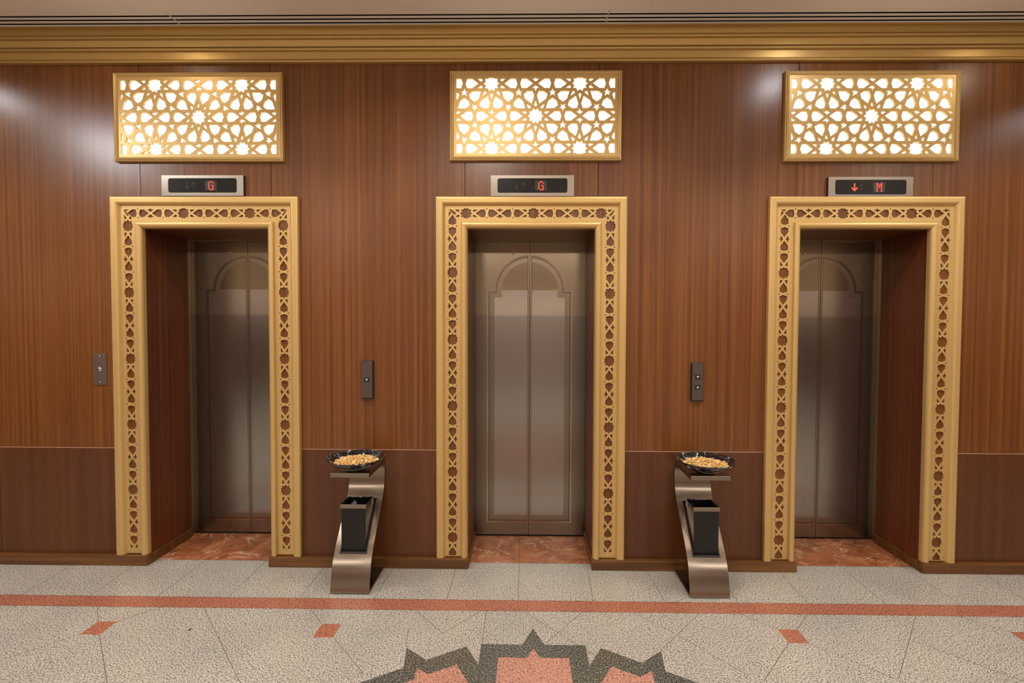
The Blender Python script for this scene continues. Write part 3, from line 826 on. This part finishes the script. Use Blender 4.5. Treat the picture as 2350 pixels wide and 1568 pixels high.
def bin_parts(t, flap, side):
    b = MB(); tube_box(b, BX, BY0, BY1, .055, .462, .003); b.box(-BX+.0031, BX-.0031, BY0+.0031, BY1-.0031, .055, .058)
    me = b.mesh('body', ['binblack', 'binside'], merge=False)
    for p in me.polygons:
        if abs(p.normal.x) > .9 and abs(p.center.x) > BX-.001: p.material_index = 1
    link('body', me, t, .0012, 2)
    r = MB(); tube_box(r, BX+.0048, BY0-.0048, BY1+.0048, .4555, .4785, .0042); r.build('rim', 'steel', t, .001, 2)
    # crumpled liner
    m = MB(); n = 44; rings = []
    for k, z in enumerate((.4795, .476, .45, .41, .36, .30)):
        ring = []
        for q in range(n):
            u = q/n*4; sd = int(u); f = u-sd; X, Y0, Y1 = BX-.0036, BY0+.0036, BY1-.0036
            p = [(-X+2*X*f, Y0), (X, Y0+(Y1-Y0)*f), (X-2*X*f, Y1), (-X, Y1-(Y1-Y0)*f)][sd]
            cx, cy = 0, (BY0+BY1)/2
            w = 1 - (0 if k < 1 else (.03+.07*random.random()))*(1 if k else 0)
            if k == 0: w = .985
            ring.append((cx+(p[0]-cx)*w, cy+(p[1]-cy)*w, z+random.uniform(-.0012, .0012)))
        rings.append(ring)
    m.rings(rings, True, 0, False); m.f.append([len(m.v)-n+k for k in range(n)]); m.mi.append(0); m.sm.append(False)
    m.build('bin_liner', 'bag', t, merge=False)
    m = MB()
    if flap:   # grey bag corner standing inside the front edge
        rr = random.Random(3); cols = 7
        A = []
        for k in range(cols):
            f = k/(cols-1); top = .452+.024*(1-abs(f-.72)/.72) if f < .72 else .452+.024*(1-(f-.72)/.28)
            A.append([(-.050+.052*f, BY0+.040+rr.uniform(0, .008), .40), (-.048+.050*f, BY0+.050+rr.uniform(0, .010), (top+.425)/2), (-.040+.040*f, BY0+.058+rr.uniform(0, .006), top+.004)])
        m.rings(A, False, 0, False)
        me = m.mesh('bag_corner', ['bag_grey'])
        o = link('bag_corner', me, t); sm = o.modifiers.new('thick', 'SOLIDIFY'); sm.thickness = .0008
    # crumpled clear bag end hanging over the outer rim
    m = MB(); rr = random.Random(5); A = []
    for k in range(6):
        f = k/5; yy = -.160+.034*f
        A.append([(side*(BX+.0056+rr.uniform(0, .0022)), yy, z + rr.uniform(-.002, .002)) for z in (.4795, .47, .455, .442-.014*f*rr.random())])
    m.rings(A, False, 0, False); o = link('bag_overhang', m.mesh('bag_overhang', ['bag_grey']), t)
    sm = o.modifiers.new('thick', 'SOLIDIFY'); sm.thickness = .0008

def stand(x, lab, yo=0):
    t = tag(empty('ashtray_stand', (x, yo, 0)), lab, 'ashtray stand', 'steel ashtray stands by the lifts')
    link('spine', SPINE_ME, t)
    b = MB(); b.box(-HW, HW, -.317, -.040, .0006, .0125); b.build('base_plate', 'steel', t, .001, 2)
    b = MB(); b.box(-HW, HW, -.316, -.024, .6545, .679); b.build('shelf', 'steel', t, .0015, 2)
    link('opening_trim', TRIM_ME, t)
    return t
stand(-.9815, 'S-curved brushed steel ashtray stand on the floor between left and middle lifts')
stand(1.021, 'S-curved brushed steel ashtray stand on the floor between middle and right lifts', -.002)
for x, lab, fl_, sd in ((-.9815-.004, 'black square bin with a grey bag corner, in the stand beside the left lift', True, 1),
                (1.021+.004, 'black square bin with steel rim and black liner, in the stand beside the right lift', False, -1)):
    t = tag(empty('waste_bin', (x, 0, .055)), lab, 'bin', 'black bins held in the ashtray stands')
    n0 = set(COL.objects)
    bin_parts(t, fl_, sd)
    for o in set(COL.objects)-n0: o.location.z -= .055

# bowls
BP = [(0, .002), (.046, .002), (.050, .0), (.054, .003), (.085, .012), (.118, .026), (.147, .0435), (.165, .058), (.171, .0655), (.1725, .0675), (.1715, .069), (.169, .0685), (.162, .0615), (.144, .0475), (.115, .0305), (.083, .0165), (.052, .0085), (0, .0075)]
b = MB(); b.lathe(BP, 72, 0, True)
BOWL = b.mesh('bowl', ['bowl'])
def nugget(seed):
    r = random.Random(seed); bm = bmesh.new(); bmesh.ops.create_icosphere(bm, subdivisions=2, radius=1)
    kx, ky, kz = r.uniform(.9, 1.55), r.uniform(.65, 1.05), r.uniform(.38, .8)
    ax = [Vector((r.uniform(-1, 1), r.uniform(-1, 1), r.uniform(-1, 1))).normalized() for _ in range(7)]
    am = [r.uniform(-.42, .45) for _ in ax]
    for v in bm.verts:
        s = 1
        for a, m_ in zip(ax, am): s += m_*max(0, v.co.normalized().dot(a))**3
        p = v.co*s; bend = .25*p.x*p.x
        v.co = Vector((p.x*kx, p.y*ky+bend*.6, p.z*kz))*.0071
    me = bpy.data.meshes.new('pebble'); bm.to_mesh(me); bm.free(); me.materials.append(M['nut'])
    for p in me.polygons: p.use_smooth = r.random() < .55
    return me
NUG = [nugget(s) for s in range(9)]
rr = random.Random(11)
for x, y, tilt, lab, nl, grp in ((-.963, -.262, 0, 'black marbled glass bowl of tan pebbles on the stand nearer the left lift', 'tan pebble heaped in the black bowl nearer the left lift', 'tan pebbles in the left bowl'),
                      (1.010, -.264, 0, 'black marbled glass bowl of tan pebbles on the stand nearer the right lift', 'tan pebble heaped in the black bowl nearer the right lift', 'tan pebbles in the right bowl')):
    o = tag(link('bowl', BOWL), lab, 'bowl', 'black bowls on the ashtray stands')
    o.location = (x, y, .679+.0062); o.rotation_euler = (0, -tilt if False else tilt*-1, 0)
    o.scale = (.94, .94, 1.05)
    T = Matrix.Translation(o.location) @ Matrix.Rotation(o.rotation_euler.y, 4, 'Y')
    m = bmesh.new()
    for k in range(280):      # lower layers of the heap
        r = .112*math.sqrt((k+.5)/280); a = k*2.399963+1; hm = max(.036+.014*(1-(r/.122)**2), (.0165+(r-.083)*.44 if r > .083 else .0165)+.019)
        M4 = Matrix.Translation((r*math.cos(a), r*math.sin(a), hm-rr.uniform(0, .004))) @ Matrix.Rotation(rr.uniform(0, 6.28), 4, 'Z') @ Matrix.Rotation(rr.uniform(-.7, .7), 4, 'X') @ Matrix.Scale(rr.uniform(1, 1.35), 4)
        n0 = len(m.verts); m.from_mesh(NUG[k % 9]); m.verts.ensure_lookup_table(); bmesh.ops.transform(m, matrix=M4, verts=m.verts[n0:])
    hp = bpy.data.meshes.new('pebble_heap'); m.to_mesh(hp); m.free(); hp.materials.append(M['nut'])
    ho = tag(link('pebble_heap', hp), nl.replace('tan pebble heaped', 'lower layers of tan pebbles'), 'pebbles', None, 'stuff'); ho.matrix_world = T
    N = 144
    for k in range(N):
        r = .119*math.sqrt((k+.5)/N); a = k*2.399963
        hmax = .0445+.016*(1-(r/.119)**2)
        z = hmax+.004 - rr.uniform(0, .006)
        n = bpy.data.objects.new('pebble', NUG[k % 9]); COL.objects.link(n)
        n.location = T @ Vector((r*math.cos(a)+rr.uniform(-.003, .003), r*math.sin(a)+rr.uniform(-.003, .003), z))
        n.rotation_euler = (rr.uniform(-.6, .6), rr.uniform(-.6, .6), rr.uniform(0, 6.28))
        s = rr.uniform(.9, 1.35); n.scale = (s, s, s)
        tag(n, nl, 'pebble', grp)

# a loose brown chip lying on the floor
b = MB(); b.lathe([(0, 0), (.006, .0005), (.008, .003), (.006, .006), (0, .0068)], 8, 0, True)
ch = tag(b.build('floor_chip', 'base'), 'tiny brown chip lying on the granite in front of the left lift', 'debris')
ch.location = (-1.654, -.663, .0006); ch.scale = (.5, 1.3, .8); ch.rotation_euler = (0, 0, -.4)

# ------------------------------------------------------------------ lights: recessed ceiling downlights and added fill
def down(x, y, power, col, rad=.045, size=140, blend=.25, z=None):
    l = bpy.data.lights.new('downlight', 'SPOT'); l.energy = power; l.color = col; l.shadow_soft_size = rad
    l.spot_size = math.radians(size); l.spot_blend = blend
    o = bpy.data.objects.new('downlight', l); COL.objects.link(o); o.location = (x, y, (H-.012) if z is None else z); return o
WARM = (1, .86, .66); NEUT = (1, .93, .83); COOL = (.93, .96, 1)
def panel(x, y, power, col, sx, sy):  # bare area light, used for the added rear fill
    l = bpy.data.lights.new('rear_fill_light', 'AREA'); l.shape = 'RECTANGLE'; l.size = sx; l.size_y = sy; l.energy = power; l.color = col
    o = bpy.data.objects.new('rear_fill_light', l); COL.objects.link(o); o.location = (x, y, H-.01); return o
# row 1.85 m from the wall
for x, p, c, sz in ((-4.05, 150, COOL, 172), (-2.2, 60, NEUT, 122), (-.36, 75, NEUT, 162), (1.5, 60, NEUT, 122), (3.4, 70, NEUT, 150), (5, 60, COOL, 122)):
    down(x, -1.85, p, c, .08, sz, .2)
# row close to the wall: deep-set narrow lamps and shallow wide ones
for x in (-4.4, -2.9, -1.75, -.7, .7, 1.75, 2.9, 4.4):
    down(x, -.95, 85, NEUT, .05, 114, .45)
for x, y, p, c, sz in ((-4.0, -.72, 18, COOL, 160), (-2.3, -.6, 9, WARM, 174), (-.28, -.85, 15, WARM, 150), (1.75, -.6, 13, COOL, 174), (3.0, -.6, 9, WARM, 174), (3.95, -.95, 24, COOL, 150)):
    down(x, y, p, c, .05, sz, .2)
for x in (-3.6, -1.2, 1.2, 3.6):  # unseen rear lamps added as general fill for the room
    down(x, -3.7, 90, NEUT, .1, 116, .4)
    panel(x, -6.2, 75, NEUT, .6, .6)
# unseen up-light added to brighten the ceiling
l = bpy.data.lights.new('ceiling_fill_light', 'AREA'); l.shape = 'RECTANGLE'; l.size = 9; l.size_y = .12; l.energy = 48; l.color = (1, .92, .84)
o = bpy.data.objects.new('ceiling_fill_light', l); COL.objects.link(o); o.location = (0, -2.3, 2.75); o.rotation_euler = (PI-.35, 0, 0)

w = bpy.data.worlds.new('World'); SC.world = w; w.use_nodes = True
w.node_tree.nodes['Background'].inputs[0].default_value = (1, .9, .8, 1); w.node_tree.nodes['Background'].inputs[1].default_value = .05

# ------------------------------------------------------------------ camera
F, CX, CY = 1139.4805, 1192.4155, 771.0234
pitch, yaw, roll = .0291, .0135, .0034
cp, sp, cy, sy = math.cos(pitch), math.sin(pitch), math.cos(yaw), math.sin(yaw)
fwd = Vector((-sy*cp, cy*cp, -sp)); right = Vector((cy, sy, 0)); up = right.cross(fwd)
cr, sr = math.cos(roll), math.sin(roll)
r2 = cr*right+sr*up; u2 = -sr*right+cr*up
cam = bpy.data.cameras.new('Camera'); cam.sensor_fit = 'HORIZONTAL'; cam.sensor_width = 36; cam.lens = F/2350*36
cam.shift_x = (1175-CX)/2350; cam.shift_y = (CY-784)/2350
co = bpy.data.objects.new('Camera', cam); COL.objects.link(co)
co.matrix_world = Matrix(((r2.x, u2.x, -fwd.x, 0), (r2.y, u2.y, -fwd.y, -3.0454), (r2.z, u2.z, -fwd.z, 1.5281), (0, 0, 0, 1)))
cam.clip_start = .05
SC.camera = co
SC.view_settings.view_transform = 'Standard'; SC.view_settings.look = 'None'; SC.view_settings.gamma = 1
SC.view_settings.exposure = -0.5
SC.view_settings.use_curve_mapping = False
SC.cycles.max_bounces = 8; SC.cycles.diffuse_bounces = 5; SC.cycles.glossy_bounces = 5
SC.cycles.sample_clamp_indirect = 6
SC.cycles.caustics_reflective = False
SC.cycles.use_denoising = True
